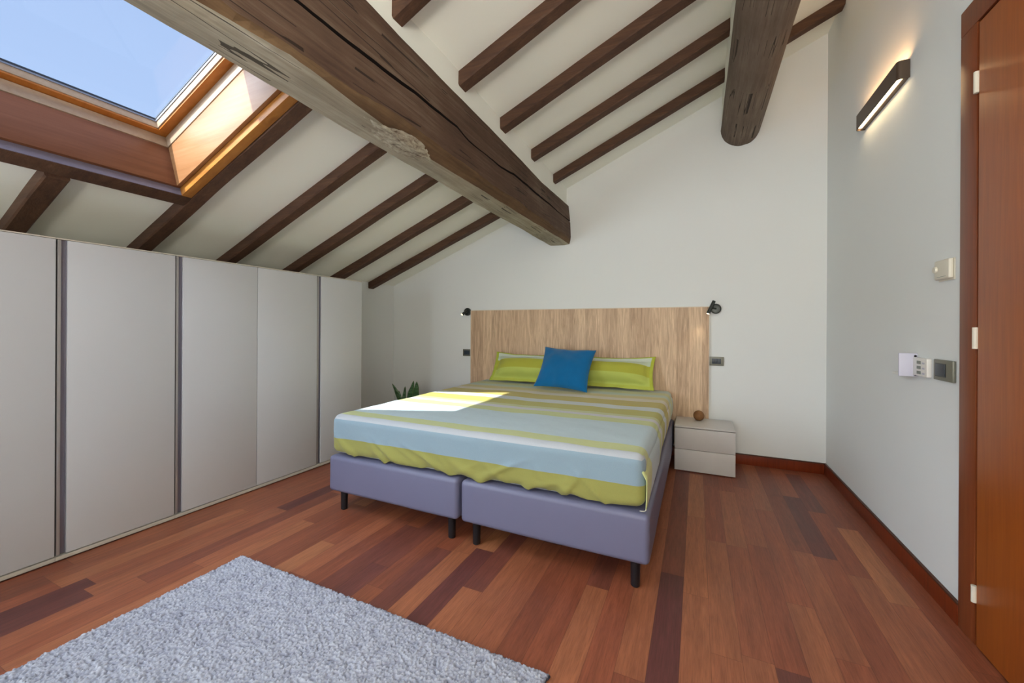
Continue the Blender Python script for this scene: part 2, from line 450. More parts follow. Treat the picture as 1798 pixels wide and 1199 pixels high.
# ------------------------------------------------------------------ rafters
def rafter(name, x0, x1, y0, y1, zfun, d, label, group, seed):
    n = 26; rings = []
    for k in range(n + 1):
        x = x0 + (x1 - x0) * k / n; z = zfun(x)
        q = lambda a, s=.006: s * N3(x * 2.1 + seed * 7.3, a * 5.1 + seed, seed)
        c = .007
        ya, yb = y0 + q(1), y1 + q(2); zb = z - d + q(3, .005)
        rings.append([(x, ya, z + .02), (x, ya + q(4, .003), zb + c), (x, ya + c, zb), (x, yb - c, zb + q(5, .003)), (x, yb, zb + c), (x, yb, z + .02)])
    o = MB().loft(rings).build(name, M['rafter'], origin=((x0 + x1) / 2, (y0 + y1) / 2, zfun((x0 + x1) / 2)))
    return tag(o, label, 'rafter', group, 'thing')
zl = lambda x: ZL + ML * x
zr = lambda x: ZR + MR * x
GL, GR = 'dark rafters on the lower roof slope above the wardrobe', 'dark rafters between the main beam and the round log'
left = [(-2.432, -2.352, 'dark rafter running along the side of the skylight down to the wardrobe', .0663),
        (-1.922, -1.843, 'dark lower-slope rafter, fourth from the back wall, next after the one along the skylight', .0663),
        (-1.401, -1.322, 'dark lower-slope rafter, third from the back wall, ending over the two-door wardrobe unit', .0663),
        (-.905, -.826, 'dark lower-slope rafter, second from the back wall, ending over the last wardrobe unit', .0663),
        (-.404, -.325, 'short dark rafter beside the back wall with its cut end showing beyond the wardrobe', .0663)]
for i, (a, b, lb, d) in enumerate(left):
    rafter('ceiling_rafter', -4.108, -2.205, a, b, zl, d, lb, GL, i + 1)
# the rafter cut short by the skylight
rafter('ceiling_rafter', -4.108, -3.50, -2.950, -2.868, zl, .0663, 'short dark rafter stub under the lower edge of the skylight', GL, 9)
right = [(-2.410, -2.345, 'upper-slope rafter at the top edge of the picture, only its plaster end showing'),
         (-1.915, -1.836, 'upper-slope rafter with a reddish side, fourth from the back wall'),
         (-1.419, -1.336, 'long dark upper-slope rafter, third from the back wall'),
         (-.912, -.836, 'upper-slope rafter, second from the back wall, its upper end stopping short of the log'),
         (-.398, -.325, 'upper-slope rafter closest to the back wall, running from main beam to log')]
for i, (a, b, lb) in enumerate(right):
    rafter('ceiling_rafter', -2.022, -.700, a, b, zr, .0697, lb, GR, i + 12)
rafter('ceiling_rafter', -.440, -.001, -.392, -.312, zr, .0697, 'stubby brown rafter between the round log and the right wall', None, 23)

# ------------------------------------------------------------------ main beam
def lerp_tab(tab, y):
    tab = sorted(tab)
    if y <= tab[0][0]: return tab[0][1]
    for (a, va), (b, vb) in zip(tab, tab[1:]):
        if y <= b: return va + (vb - va) * (y - a) / (b - a)
    return tab[-1][1]
arr = [(-5, -2.0), (-3.12, -2.007), (-3.02, -1.989), (-2.9, -1.972), (-2.75, -1.985), (-2.56, -2.004), (-2.15, -2.034), (-1.9, -2.026), (-1.39, -2.017), (-.95, -2.003), (-.4, -1.99), (0, -1.982)]
c1 = [(-5.7, 2.09), (-3.2, 2.05), (-2.69, 2.058), (-2.40, 2.067), (-2.337, 2.073), (-1.977, 2.087), (-1.85, 2.062), (-1.5, 2.06), (-1.29, 2.088), (-.7, 2.086), (0, 2.088)]
top = [(-5.7, 2.285), (-2.58, 2.281), (-2.39, 2.268), (-1.66, 2.259), (-.73, 2.226), (0, 2.240)]
n = 150; rings = []
for k in range(n + 1):
    y = YR + (-.002 - YR) * k / n
    q = lambda a, s=.006, f=2.0: s * N3(y * f, a * 3.7, 1.3) + s * .4 * N3(y * f * 5, a * 2.1, 4.4)
    xa = lerp_tab(arr, y); zt = lerp_tab(top, y); zc = lerp_tab(c1, y) + q(1, .004, 6)
    near = min(1, max(0, (-y - 2.2) / .8))
    cw = .0085 * (.4 + .6 * abs(math.sin(y * 2.2 + .6))) ; dp = .03
    zch = 1.925 + q(2, .014, 4) - .02 * near
    xr = -1.968 + q(3, .006)
    rings.append([(-2.165 + q(4, .010, 2.5), y, 1.876 + q(5, .004)),
                  (xa - .05 + q(12, .004, 5), y, 1.873 + q(6, .004, 4)),
                  (xa, y, 1.880 + q(7, .005, 5)),
                  (xr - .004 + q(8, .003, 7), y, max(zch, 1.886)),
                  (xr, y, max(zch, 1.886) + .03),
                  (xr - .006 + q(9, .003), y, zc - cw), (xr - .006 - dp, y, zc), (xr - .007 + q(9, .003), y, zc + cw),
                  (-1.990 + q(10, .004), y, zt), (-2.172, y, zt), (-2.182 + q(11, .006), y, 1.93)])
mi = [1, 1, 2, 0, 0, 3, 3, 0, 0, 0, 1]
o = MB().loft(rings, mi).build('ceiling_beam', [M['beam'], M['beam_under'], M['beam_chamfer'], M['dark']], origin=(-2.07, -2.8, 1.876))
tag(o, 'huge old squared timber beam, cracked along its side, crossing above the bed', 'beam', None, 'thing')
# pale worm-eaten scar where the bark edge has crumbled on the lower arris
t = NT('worm_eaten_wood'); ob = t.obj()
g = t.noise(t.scale(ob, (1, .35, 1)), 60, 5, .7, .5); g2 = t.noise(ob, 9, 3)
wc = t.ramp(t.math('ADD', t.math('MULTIPLY', g, .8), t.math('MULTIPLY', g2, .2)), [(.33, (.07, .042, .025, 1)), (.42, (.25, .21, .16, 1)), (.54, (.42, .38, .29, 1)), (.75, (.54, .51, .41, 1))])
t.bump(g, .6, .006)
M['scar'] = t.fin(wc, .95, .05)
mb = MB()
def scar(u, v):
    y = -2.62 + .52 * u
    w = math.sin(math.pi * u ** 1.5) ** .6
    s = (v - .5) * w
    xa = lerp_tab(arr, y)
    x = xa - .035 + s * .125 + .03 * (u - .5)
    z = 1.8705 + max(0, x - xa) * 1.0 + .004 * N3(y * 40, x * 60, 2) + .010 * (1 - w)
    return (x, y, z)
mb.grid(scar, 60, 16)
sco = mb.build('worm_eaten_scar', M['scar'], o, smooth=True)
sco['label'] = 'pale worm-eaten scar on the lower edge'

# round log
rings = []; n = 120; m = 40
for k in range(n + 1):
    y = YR + (-.002 - YR) * k / n
    ring = []
    for i in range(m):
        a = 2 * math.pi * i / m
        r = .146 + .006 * N3(math.cos(a) * 1.5, math.sin(a) * 1.5, y * .9) + .004 * N3(math.cos(a) * 4, math.sin(a) * 4, y * 1.5)
        for ca, cd in ((4.35, .010), (4.85, .012), (5.25, .008)):
            da = abs(a - ca - .05 * N3(y * 1.3, ca, 0))
            if da < .08: r -= cd * (1 - da / .08) * (.5 + .5 * math.sin(y * 3 + ca * 5))
        sx = 1.0 if math.cos(a) < 0 else .93
        ring.append((-.560 + r * math.cos(a) * sx, y, 2.695 + r * math.sin(a)))
    rings.append(ring)
o = MB().loft(rings).build('round_ceiling_log', M['log'], origin=(-.56, -2.8, 2.55), smooth=True)
tag(o, 'round grey log beam under the ceiling near the right wall', 'beam', None, 'thing')

# ------------------------------------------------------------------ skylight
sk = setting('window_1', tuple(sl(-3.3, -3.1, 0)))
X = lambda a, b, c: sl(a, b, c)
V0, V1 = -3.80, -2.48       # trim inner faces
UA, UZ = -3.67, -2.90
MB().box(-3.755, UA, V0 - .05, -2.432, -.063, .02, 0, X).build('lower_header', M['rafter'], sk, bevel=.003)
MB().box(UA, UA + .003, V0 + .02, V1, -.060, .018, 0, X).build('header_ledge', plain('sky_lit_ledge', '#6f6a7a', .5), sk)  # thin bluish face, reflected sky painted into its colour
MB().box(UA, -2.60, V1, -2.4335, -.0625, .02, 0, X).build('side_trim', M['pine_trim'], sk, bevel=.003)
MB().box(UA, -2.60, V0 - .05, V0, -.0625, .02, 0, X).build('side_trim', M['pine_trim'], sk, bevel=.003)
MB().box(-2.70, -2.62, V0, V1, -.0625, .02, 0, X).build('upper_header', M['rafter'], sk, bevel=.003)
B0, B1, BU0, BU1 = V0 + .022, V1 - .022, UA + .019, -2.915      # lining board faces
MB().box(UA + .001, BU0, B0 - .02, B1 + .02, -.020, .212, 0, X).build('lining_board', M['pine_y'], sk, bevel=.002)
mb = MB()
mb.add([sl(*q) for q in ((-2.715, B0 - .02, -.02), (-2.715, B1 + .02, -.02), (BU1, B1 + .02, .212), (BU1, B0 - .02, .212), (-2.695, B0 - .02, -.02), (-2.695, B1 + .02, -.02), (BU1 + .02, B1 + .02, .212), (BU1 + .02, B0 - .02, .212))],
       [(0, 1, 2, 3), (5, 4, 7, 6), (0, 3, 7, 4), (1, 5, 6, 2), (3, 2, 6, 7), (0, 4, 5, 1)])
mb.build('lining_board', M['pine_y'], sk)
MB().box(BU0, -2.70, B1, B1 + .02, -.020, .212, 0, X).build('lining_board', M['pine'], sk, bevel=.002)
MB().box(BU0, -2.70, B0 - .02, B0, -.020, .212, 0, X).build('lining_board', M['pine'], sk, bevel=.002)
# curb outside so no light leaks past the boards
mb = MB()
for (a, b, c, d, e) in ((-3.80, UA, V0 - .1, V1 + .1, .335), (BU1 + .021, BU1 + .35, V0 - .1, V1 + .1, .335), (UA, BU1 + .02, V1 + .001, V1 + .1, .335), (UA, BU1 + .02, V0 - .1, V0 - .001, .335)):
    mb.box(a, b, c, d, .215 if a == BU1 + .021 else .021, e, 0, X)
mb.build('curb', M['dark'], sk)
def ring(name, u0, u1, v0, v1, w, n0, n1, mat, bev=.002):
    mb = MB()
    mb.box(u0 - w, u0, v0 - w, v1 + w, n0, n1, 0, X); mb.box(u1, u1 + w, v0 - w, v1 + w, n0, n1, 0, X)
    mb.box(u0, u1, v0 - w, v0, n0, n1, 0, X); mb.box(u0, u1, v1, v1 + w, n0, n1, 0, X)
    return mb.build(name, mat, sk, bevel=bev)
ring('fixed_frame', BU0 + .001, BU1 - .001, B0 + .001, B1 - .003, .019, .216, .277, M['pine_pale'])
ring('sash_rebate', BU0 + .031, BU1 - .031, B0 + .042, B1 - .044, .045, .280, .290, M['pine_sash'])
GU0, GU1, GV0, GV1 = BU0 + .034, BU1 - .034, B0 + .046, B1 - .050
ring('sash', GU0, GU1, GV0, GV1, .04, .2905, .338, M['pine_pale'])
ring('glazing_bead', GU0 + .004, GU1 - .004, GV0 + .004, GV1 - .004, .006, .326, .3375, M['alu'], 0)
ring('gasket', GU0 + .006, GU1 - .006, GV0 + .006, GV1 - .006, .006, .3376, .345, M['gasket'], 0)
MB().box(GU0 - .005, GU1 + .005, GV0 - .005, GV1 + .005, .3385, .3425, 0, X).build('pane', M['glass'], sk)

# ------------------------------------------------------------------ door and casing
d = setting('door_1', (0, -2.2, 0))
MB().box(-.010, 0, -1.779, -1.684, 0, 2.132).build('casing', M['doorcase'], d, bevel=.003)
MB().box(-.010, 0, -2.74, -1.684, 2.1325, 2.222).build('casing', M['doorcase'], d, bevel=.003)
MB().box(-.010, 0, -2.74, -2.65, 0, 2.132).build('casing', M['doorcase'], d, bevel=.003)
MB().box(-.003, 0, -2.65, -1.779, .004, 2.132).build('rebate', M['dark_gap'], d)
leaf = MB().box(-.012, -.0035, -2.640, -1.7945, .006, 2.118).build('leaf', M['door'], d, bevel=.002)
for za, zb in ((1.883, 1.955), (1.012, 1.085), (.150, .206)):
    mb = MB(); mb.tube((-.0150, -1.7880, za), (-.0150, -1.7880, zb), .0075, n=16)
    mb.box(-.014, -.0105, -1.795, -1.776, za + .003, zb - .003)
    h = mb.build('hinge', M['ivory'], d, smooth=False); h['label'] = 'ivory hinge'
mb = MB(); mb.tube((-.0125, -2.56, 1.02), (-.075, -2.56, 1.02), .009); mb.tube((-.07, -2.56, 1.02), (-.07, -2.44, 1.02), .009)
mb.tube((-.0121, -2.56, 1.02), (-.020, -2.56, 1.02), .025)
mb.build('handle', M['alu'], d)

# ------------------------------------------------------------------ wardrobe units
XW, ZW = -3.5134, 1.474
GW = 'flush white wardrobe units along the low left wall'
def unit(y0, y1, doors, label):
    """doors: list of (door y0, door y1, grip at its near edge?) with y growing towards the back wall"""
    w = thing('wardrobe', ((XW + XK) / 2, (y0 + y1) / 2, 0), label, 'wardrobe', GW)
    MB().box(XK + .01, XW - .024, y0 + .001, y1 - .001, .03, ZW - .006).build('carcass', M['white_lac'], w)
    MB().box(XK + .01, XW + .001, y0 + .0005, y1 - .0005, ZW - .0055, ZW).build('top_panel', M['plinth'], w)
    mb = MB(); mb.box(XK + .01, XW + .003, y0 + .0005, y1 - .0005, .006, .022); mb.build('plinth_rail', M['plinth'], w)
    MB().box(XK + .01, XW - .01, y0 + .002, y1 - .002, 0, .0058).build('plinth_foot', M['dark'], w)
    MB().box(XW - .0238, XW - .0226, y0 + .002, y1 - .002, .024, ZW - .0065).build('shadow_gap', M['dark'], w)
    for a, b, grip in doors:
        g = .034 if grip else 0
        dr = MB().box(XW - .022, XW, a + g + .0015, b - .0018, .027, ZW - .007).build('door', M['white_lac'], w, bevel=.0012)
        if grip:
            mb = MB()
            mb.box(XW - .022, XW - .016, a + .0155, a + g + .001, .027, ZW - .007)
            mb.box(XW - .022, XW - .010, a + g - .002, a + g + .001, .027, ZW - .007)
            mb.build('grip_groove', M['groove'], dr)
            MB().box(XW - .022, XW - .004, a + .004, a + .0152, .027, ZW - .007).build('grip_lip', M['groove_l'], dr, bevel=.001)
            MB().box(XW - .023, XW - .019, a, a + .004, .027, ZW - .007).build('grip_shadow', M['dark'], dr)
    return w
unit(-3.790, -2.906, [(-3.79, -3.348, True), (-3.348, -2.906, False)], 'white wardrobe unit at the left edge of the picture, cut by the frame')
unit(-2.9055, -2.448, [(-2.905, -2.448, True)], 'single-door white wardrobe unit between the two broad grey grip strips')
unit(-2.4475, -1.530, [(-2.447, -1.989, True), (-1.989, -1.530, False)], 'two-door white wardrobe unit with a thin joint between its plain doors')
unit(-1.5295, -1.082, [(-1.529, -1.082, True)], 'last white wardrobe unit by the corner, half behind the bed')

# ------------------------------------------------------------------ bed
YF = -1.995
def base(x0, x1, label, lx):
    b = thing('box_spring', ((x0 + x1) / 2, (YF - .03) / 2, 0), label, 'bed base', 'pair of lilac upholstered bed bases')
    mb = MB()
    def dsp(f, P, n_): return .0018 * N3(P.x * 3, P.y * 3, P.z * 6)
    rbox(mb, x0, x1, YF, -.06, .113, .320, .022, 10, 16, 4, dsp)
    mb.build('upholstered_box', M['leather'], b, smooth=True, weld=True)
    for x in lx:
        for y in (YF + .048, -.12):
            mb = MB(); mb.lathe((x, y, 0), [(.015, 0), (.0185, .004), (.0185, .008), (.0205, .118)], 24)
            mb.build('leg', M['black'], b, smooth=False, bevel=.0)
    return b
base(-2.846, -1.953, 'lilac upholstered bed base, the half beside the wardrobe', (-2.768, -2.014))
base(-1.936, -1.045, 'lilac upholstered bed base, the half beside the nightstand', (-1.868, -1.105))

ZT = .556
ridges = []
rs = random.Random(3)
for (xb, n_) in ((-2.38, 5), (-2.22, 4), (-2.02, 5), (-1.86, 5), (-1.62, 4), (-1.45, 4), (-1.25, 3), (-2.66, 3)):
    for i in range(n_):
        sgn = rs.choice((-1, 1)) if xb > -2.1 else -1
        ridges.append((xb + rs.uniform(-.06, .06), .325, xb + sgn * rs.uniform(.06, .32), .325 + rs.uniform(.05, .17), rs.uniform(.008, .018), rs.uniform(.005, .012)))
def sheet_disp(f, P, n_):
    v = .004 * N3(P.x * 2.6, P.y * 2.6, P.z * 3) + .0015 * N3(P.x * 9, P.y * 9, P.z * 9)
    if f == 'front':
        for (xa, za, xb, zb, w, am) in ridges:
            dx, dz = xb - xa, zb - za; L2 = dx * dx + dz * dz
            tt = ((P.x - xa) * dx + (P.z - za) * dz) / L2
            if -.1 < tt < 1.05:
                px, pz = xa + dx * tt, za + dz * tt
                q = math.hypot(P.x - px, P.z - pz)
                if q < 3 * w: v += am * math.exp(-(q / w) ** 2) * max(0, 1 - max(0, tt)) ** .6
        v += .006 * math.sin(P.x * 9) * max(0, (.42 - P.z)) * 6
    if f == 'top':
        v += .0022 * N3(P.x * 4 + P.y * 9, P.y * 3 - P.x * 5, 2) - .003 * math.exp(-((P.x + 1.945) / .12) ** 2)
    return v
def sheet_uv(f, Q):
    if f == 'front' or (f in ('left', 'right') and Q[1] < YF + .066): return (Q[0], YF + .02 - (ZT - Q[2]))
    return (Q[0], Q[1])
sh = thing('bed_sheet', (-1.95, -1.0, .322), 'sheet with yellow-green, white and pale blue stripes stretched over the mattress', 'bed sheet')
mb = MB()
rbox(mb, -2.853, -1.064, YF + .02, -.045, .3275, ZT, .045, 130, 90, 26, sheet_disp, sheet_uv)
mb.build('fitted_cover', M['sheet'], sh, smooth=True, weld=False)
# folded side panel that overlaps the front corner
mb = MB()
def flap(u, v):      # u along y from the front corner, v downwards
    y = YF + .030 + 1.872 * u
    zt = ZT - .035; zb = .331 + .045 * min(1, max(0, (y - YF) / 1.0)) ** 1.5 + .006 * math.sin(y * 9)
    if u < .04: zt -= (1 - u / .04) * .04
    z = zt + (zb - zt) * v
    x = -1.0610 + .006 * math.sin(math.pi * min(1, v * 1.0)) * (.4 + .6 * min(1, u * 12)) + .004 * N3(y * 4, z * 6, 1)
    if v < .2: x -= .016 * (1 - v / .2)
    if u < .03: y -= .012 * v * (1 - u / .03)
    return (x, y, z)
mb.grid(flap, 90, 14, lambda u, v: (0, YF + .006 + 1.90 * u))
mb.uv = [[(a, max(b, -1.90)) for a, b in q] for q in mb.uv]
fl = mb.build('side_panel', M['sheet'], sh, smooth=True)
md = fl.modifiers.new('thick', 'SOLIDIFY'); md.thickness = .004; md.offset = 0
mb = MB()
pts = [Vector(flap(u / 20, 1)) for u in range(4, -1, -1)] + [Vector((-1.066, YF + .018, .330)), Vector((-1.085, YF + .016, .3285))]
for a, b in zip(pts, pts[1:]): mb.tube(a, b, .0020, n=8)
mb.build('hem', M['hem'], sh, smooth=True)

# pillows and cushion
def pillow_mesh(mb, W, H, T, flange, frame, nu=44, nv=36, seed=0, sag=0, pinch=.05):
    """frame = (origin, right, up, normal); closed two-sided pillow with a flat flange"""
    O, Rt, Up, Nm = frame
    def side(sgn):
        def P(u, v):
            a, b = u * 2 - 1, v * 2 - 1
            A_, B_ = 1 - flange / (W / 2), 1 - flange / (H / 2)
            ca, cb = min(1, abs(a) / A_), min(1, abs(b) / B_)
            th = T * (max(0, 1 - ca ** 2.6) ** .62) * (max(0, 1 - cb ** 2.6) ** .62)
            # pinched outline
            px = a * W / 2 * (1 - pinch * (1 - b * b) * abs(a)); py = b * H / 2 * (1 - pinch * (1 - a * a) * abs(b))
            w = .006 * N3(a * 3 + seed, b * 3, seed) + .012 * N3(a * 1.4 + seed * 2, b * 1.4, seed + 4) * (1 if th > .004 else .4)
            if b < -.3: w += .006 * math.sin(a * 14 + seed) * min(1, (-b - .3) * 2) * (1 - ca)
            fl = 0
            if flange and (ca >= 1 or cb >= 1): fl = .010 * N3(a * 4 + seed, b * 4, 8)
            return O + Rt * px + Up * (py - sag * (1 - a * a) * max(0, b)) + Nm * (sgn * th + (w if sgn > 0 else w * .5) * (1 if th > .002 else 0) + fl + .0006 * sgn)
        return P
    uvf = lambda u, v: (u, v)
    mb.grid(side(1), nu, nv, uvf); mb.grid(side(-1), nu, nv, uvf, flip=True)
    # close the rim
    for k in range(2):
        mb.grid(lambda u, v, k=k: side(1)(u, k) if v < .5 else side(-1)(u, k), nu, 1, lambda u, v, k=k: (u, k))
        mb.grid(lambda u, v, k=k: side(1)(k, u) if v < .5 else side(-1)(k, u), nv, 1, lambda u, v, k=k: (k, u))
def lean(xc, yb, zb, yt, zt, dx=0, roll=0.0):
    up = Vector((dx, yt - yb, zt - zb)); H = up.length; up.normalize()
    rt = Vector((1, 0, 0)); rt = (rt - up * rt.dot(up)).normalized()
    rt, up = (rt + up * roll).normalized(), (up - rt * roll).normalized()
    nm = rt.cross(up)          # towards the viewer
    O = Vector((xc + dx / 2, (yb + yt) / 2, (zb + zt) / 2))
    if nm.y > 0: nm = -nm
    return H, (O, rt, up, nm)
for (xc, lb, sd) in ((-2.332, 'striped pillow on the wardrobe side, leaning against the headboard', 1.3), (-1.567, 'striped pillow on the nightstand side, leaning against the headboard', 5.7)):
    H, fr = lean(xc, -.240, .580, -.090, .832)
    mb = MB(); pillow_mesh(mb, .755, None or H + .02, max(.098, 0), .05, fr, seed=sd, sag=.02)
    o = mb.build('pillow', M['pillow'], origin=(xc, -.235, ZT + .004), smooth=True, weld=True)
    tag(o, lb, 'pillow', 'pair of striped pillows')
H, fr = lean(-1.917, -.503, .585, -.290, .888, .040, .055)
mb = MB(); pillow_mesh(mb, .468, H + .03, .066, 0, fr, seed=9.1, pinch=.085)
o = mb.build('cushion', M['blue'], origin=(-1.898, -.475, ZT + .004), smooth=True, weld=True)
tag(o, 'square plain blue cushion standing in front of the two pillows', 'cushion')

# headboard
hb = thing('headboard', (-1.915, -.014, .10), 'wide wood-effect headboard panel fixed to the back wall', 'headboard')
MB().box(-3.045, -.787, -.026, -.001, .10, 1.258).build('wood_panel', M['laminate'], hb)
mb = MB(); mb.box(-3.047, -.785, -.027, -.001, 1.2582, 1.264); mb.box(-.7868, -.7825, -.027, -.001, .10, 1.258); mb.box(-3.0495, -3.0452, -.027, -.001, .10, 1.258)
mb.build('panel_edging', M['panel_edge'], hb)

# nightstand and ball
ns = thing('nightstand', (-.82, -.2, 0), 'low white two-drawer nightstand beside the bed', 'nightstand')
MB().box(-1.026, -.622, -.362, -.032, .004, .3265).build('body', M['white_top'], ns)
MB().box(-1.024, -.623, -.3655, -.3621, .004, .3295).build('recess', M['dark'], ns)
MB().box(-1.028, -.618, -.388, -.031, .330, .342).build('top', M['white_top'], ns, bevel=.0015)
MB().box(-1.027, -.619, -.386, -.3665, .1685, .3255).build('drawer', M['white_top'], ns, bevel=.0015)
MB().box(-1.027, -.619, -.386, -.3665, .006, .1655).build('drawer', M['white_top'], ns, bevel=.0015)
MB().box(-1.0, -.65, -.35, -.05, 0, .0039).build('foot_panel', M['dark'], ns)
ball = MB().lathe((-.859, -.14, .342), [(.041 * math.sin(math.pi * i / 18) + (.0001), .041 - .041 * math.cos(math.pi * i / 18)) for i in range(19)], 36).build('ball', M['ballwood'], origin=(-.859, -.14, .342), smooth=True)
tag(ball, 'small brown wooden ball on top of the nightstand', 'ball')

# reading lights
def reading(x, z, tail, tipv, label):
    t_ = thing('wall_reading_light', (x, -.001, z), label, 'reading light', 'small dark reading lights beside the headboard')
    mb = MB(); mb.tube((x, -.001, z), (x, -.020, z), .041, .041, 32); mb.tube((x, -.0201, z), (x, -.024, z), .036, .033, 32)
    mb.build('wall_disc', M['charcoal'], t_, smooth=False, bevel=.001)
    a, b = Vector((x, -.045, z)) + Vector(tail), Vector((x, -.045, z)) + Vector(tipv)
    mb = MB(); mb.tube(a, b, .0125, .0145, 24); mb.tube((x, -.024, z), (a + b) / 2, .007, n=12)
    sp = mb.build('spot_tube', M['charcoal'], t_, smooth=False)
    dd = (b - a).normalized()
    MB().tube(b + dd * .0002, b + dd * .004, .0105, .0095, 20).build('lamp_tip', M['tip'], sp)
    return b + dd * .02, dd
tips = [reading(-3.096, 1.248, (.012, .004, .010), (-.020, -.045, -.030), 'small dark reading light left of the headboard, pointing forwards'),
        reading(-.737, 1.243, (-.014, -.014, .062), (-.058, -.030, -.040), 'small dark reading light right of the headboard, tilted down')]

# sockets and switches
def plate(name, x0, x1, z0, z1, btn, label, group):
    t_ = thing(name, ((x0 + x1) / 2, -.001, (z0 + z1) / 2), label, 'switch', group)
    MB().box(x0, x1, -.012, -.001, z0, z1).build('frame', M['grey_plate'], t_, bevel=.003)
    w = (btn[1] - btn[0]) / 3
    for k in range(3):
        MB().box(btn[0] + w * k + .0006, btn[0] + w * (k + 1) - .0006, -.0145, -.0121, btn[2], btn[3]).build('button', M['slate'], t_, bevel=.0008)
plate('wall_switch', -.7815, -.676, .778, .850, (-.765, -.697, .793, .836), 'grey switch plate with dark buttons right of the headboard', 'grey switch plates beside the headboard')
plate('wall_switch', -3.152, -3.0505, .778, .850, (-3.137, -3.066, .793, .836), 'grey switch plate left of the headboard, beside its edge', 'grey switch plates beside the headboard')
# switch by the door
t_ = thing('wall_switch', (-.001, -1.578, .917), 'grey square switch plate on the right wall beside the door', 'switch')
MB().box(-.012, -.001, -1.648, -1.514, .878, .960).build('frame', M['grey_plate'], t_, bevel=.004)
MB().box(-.0128, -.0121, -1.605, -1.530, .893, .946).build('bezel', M['charcoal'], t_)
MB().box(-.0150, -.0129, -1.602, -1.533, .896, .943).build('button', M['slate'], t_, bevel=.001)
# thermostat
t_ = thing('wall_mounted_thermostat', (-.001, -1.58, 1.30), 'cream square thermostat box high on the right wall near the door', 'thermostat')
MB().box(-.004, -.001, -1.640, -1.530, 1.266, 1.348).build('back_plate', M['ivory'], t_, bevel=.002)
MB().box(-.019, -.0041, -1.637, -1.533, 1.272, 1.347).build('case', M['ivory'], t_, bevel=.006, seg=3)
mb = MB(); mb.tube((-.0191, -1.548, 1.312), (-.026, -1.548, 1.312), .014, .012, 24); mb.build('dial', M['ivory'], t_, bevel=.001)
MB().box(-.0197, -.0189, -1.618, -1.555, 1.281, 1.2825).build('slot', M['key_grey'], t_)
# alarm keypad with its cover flipped open
t_ = thing('wall_mounted_keypad', (-.001, -1.42, .92), 'white alarm keypad on the right wall with its pale cover flipped open', 'alarm keypad')
MB().box(-.018, -.001, -1.478, -1.362, .880, .957).build('keypad_body', M['white_plastic'], t_, bevel=.003)
for k in range(3):
    z = .938 - .0215 * k
    for j in range(4):
        y = -1.402 - .0085 * j
        MB().box(-.0190, -.0181, y - .0036, y + .0036, z - .0065, z + .0065).build('key', M['key_grey'], t_)
    MB().box(-.0188, -.0181, -1.462, -1.441, z - .0055, z + .0015).build('label_strip', plain('keypad_print', '#b9b7c2', .5), t_)
MB().box(-.064, -.001, -1.362, -1.350, .872, .974).build('cover', M['lilac_plastic'], t_, bevel=.004)
MB().box(-.050, -.001, -1.3495, -1.250, .872, .884).build('tray', M['white_plastic'], t_, bevel=.003)
for z in (.962, .880):
    MB().tube((-.010, -1.3625, z), (-.010, -1.3650, z), .0045, n=14).build('hinge_pin', M['dark'], t_)

# wall lamp
lp = thing('wall_lamp', (-.001, -1.01, 2.225), 'long bronze bar wall lamp glowing up and down on the right wall', 'wall lamp')
def arcpts(y0, y1, P, r, k=6):
    pts = [(-.001, y0)]
    for i in range(k + 1):
        a = math.pi / 2 * i / k
        pts.append((-P + r - r * math.sin(a), y0 + r - r * math.cos(a)) if False else (-(P - r) - r * math.sin(a), y0 + r - r * math.cos(a)))
    for i in range(k + 1):
        a = math.pi / 2 * i / k
        pts.append((-(P - r) - r * math.cos(a), y1 - r + r * math.sin(a)))
    pts.append((-.001, y1))
    return pts
outer = arcpts(-1.278, -.742, .046, .016); inner = arcpts(-1.275, -.745, .0435, .0145)
mb = MB()
for (a, b), (c, d_) in zip(zip(outer, outer[1:]), zip(inner, inner[1:])):
    z0, z1 = 2.226, 2.310
    mb.add([(a[0], a[1], z0), (b[0], b[1], z0), (b[0], b[1], z1), (a[0], a[1], z1), (c[0], c[1], z0), (d_[0], d_[1], z0), (d_[0], d_[1], z1), (c[0], c[1], z1)],
           [(0, 1, 2, 3), (4, 7, 6, 5), (0, 4, 5, 1), (3, 2, 6, 7), (1, 5, 6, 2), (0, 3, 7, 4)])
mb.build('shade', M['bronze'], lp)
MB().box(-.022, -.001, -1.270, -.750, 2.230, 2.306).build('back_rail', M['bronze'], lp)
MB().box(-.0385, -.0235, -1.264, -.756, 2.236, 2.240).build('light_strip', M['strip'], lp)
MB().box(-.0385, -.0235, -1.264, -.756, 2.296, 2.300).build('light_strip', M['strip_up'], lp)

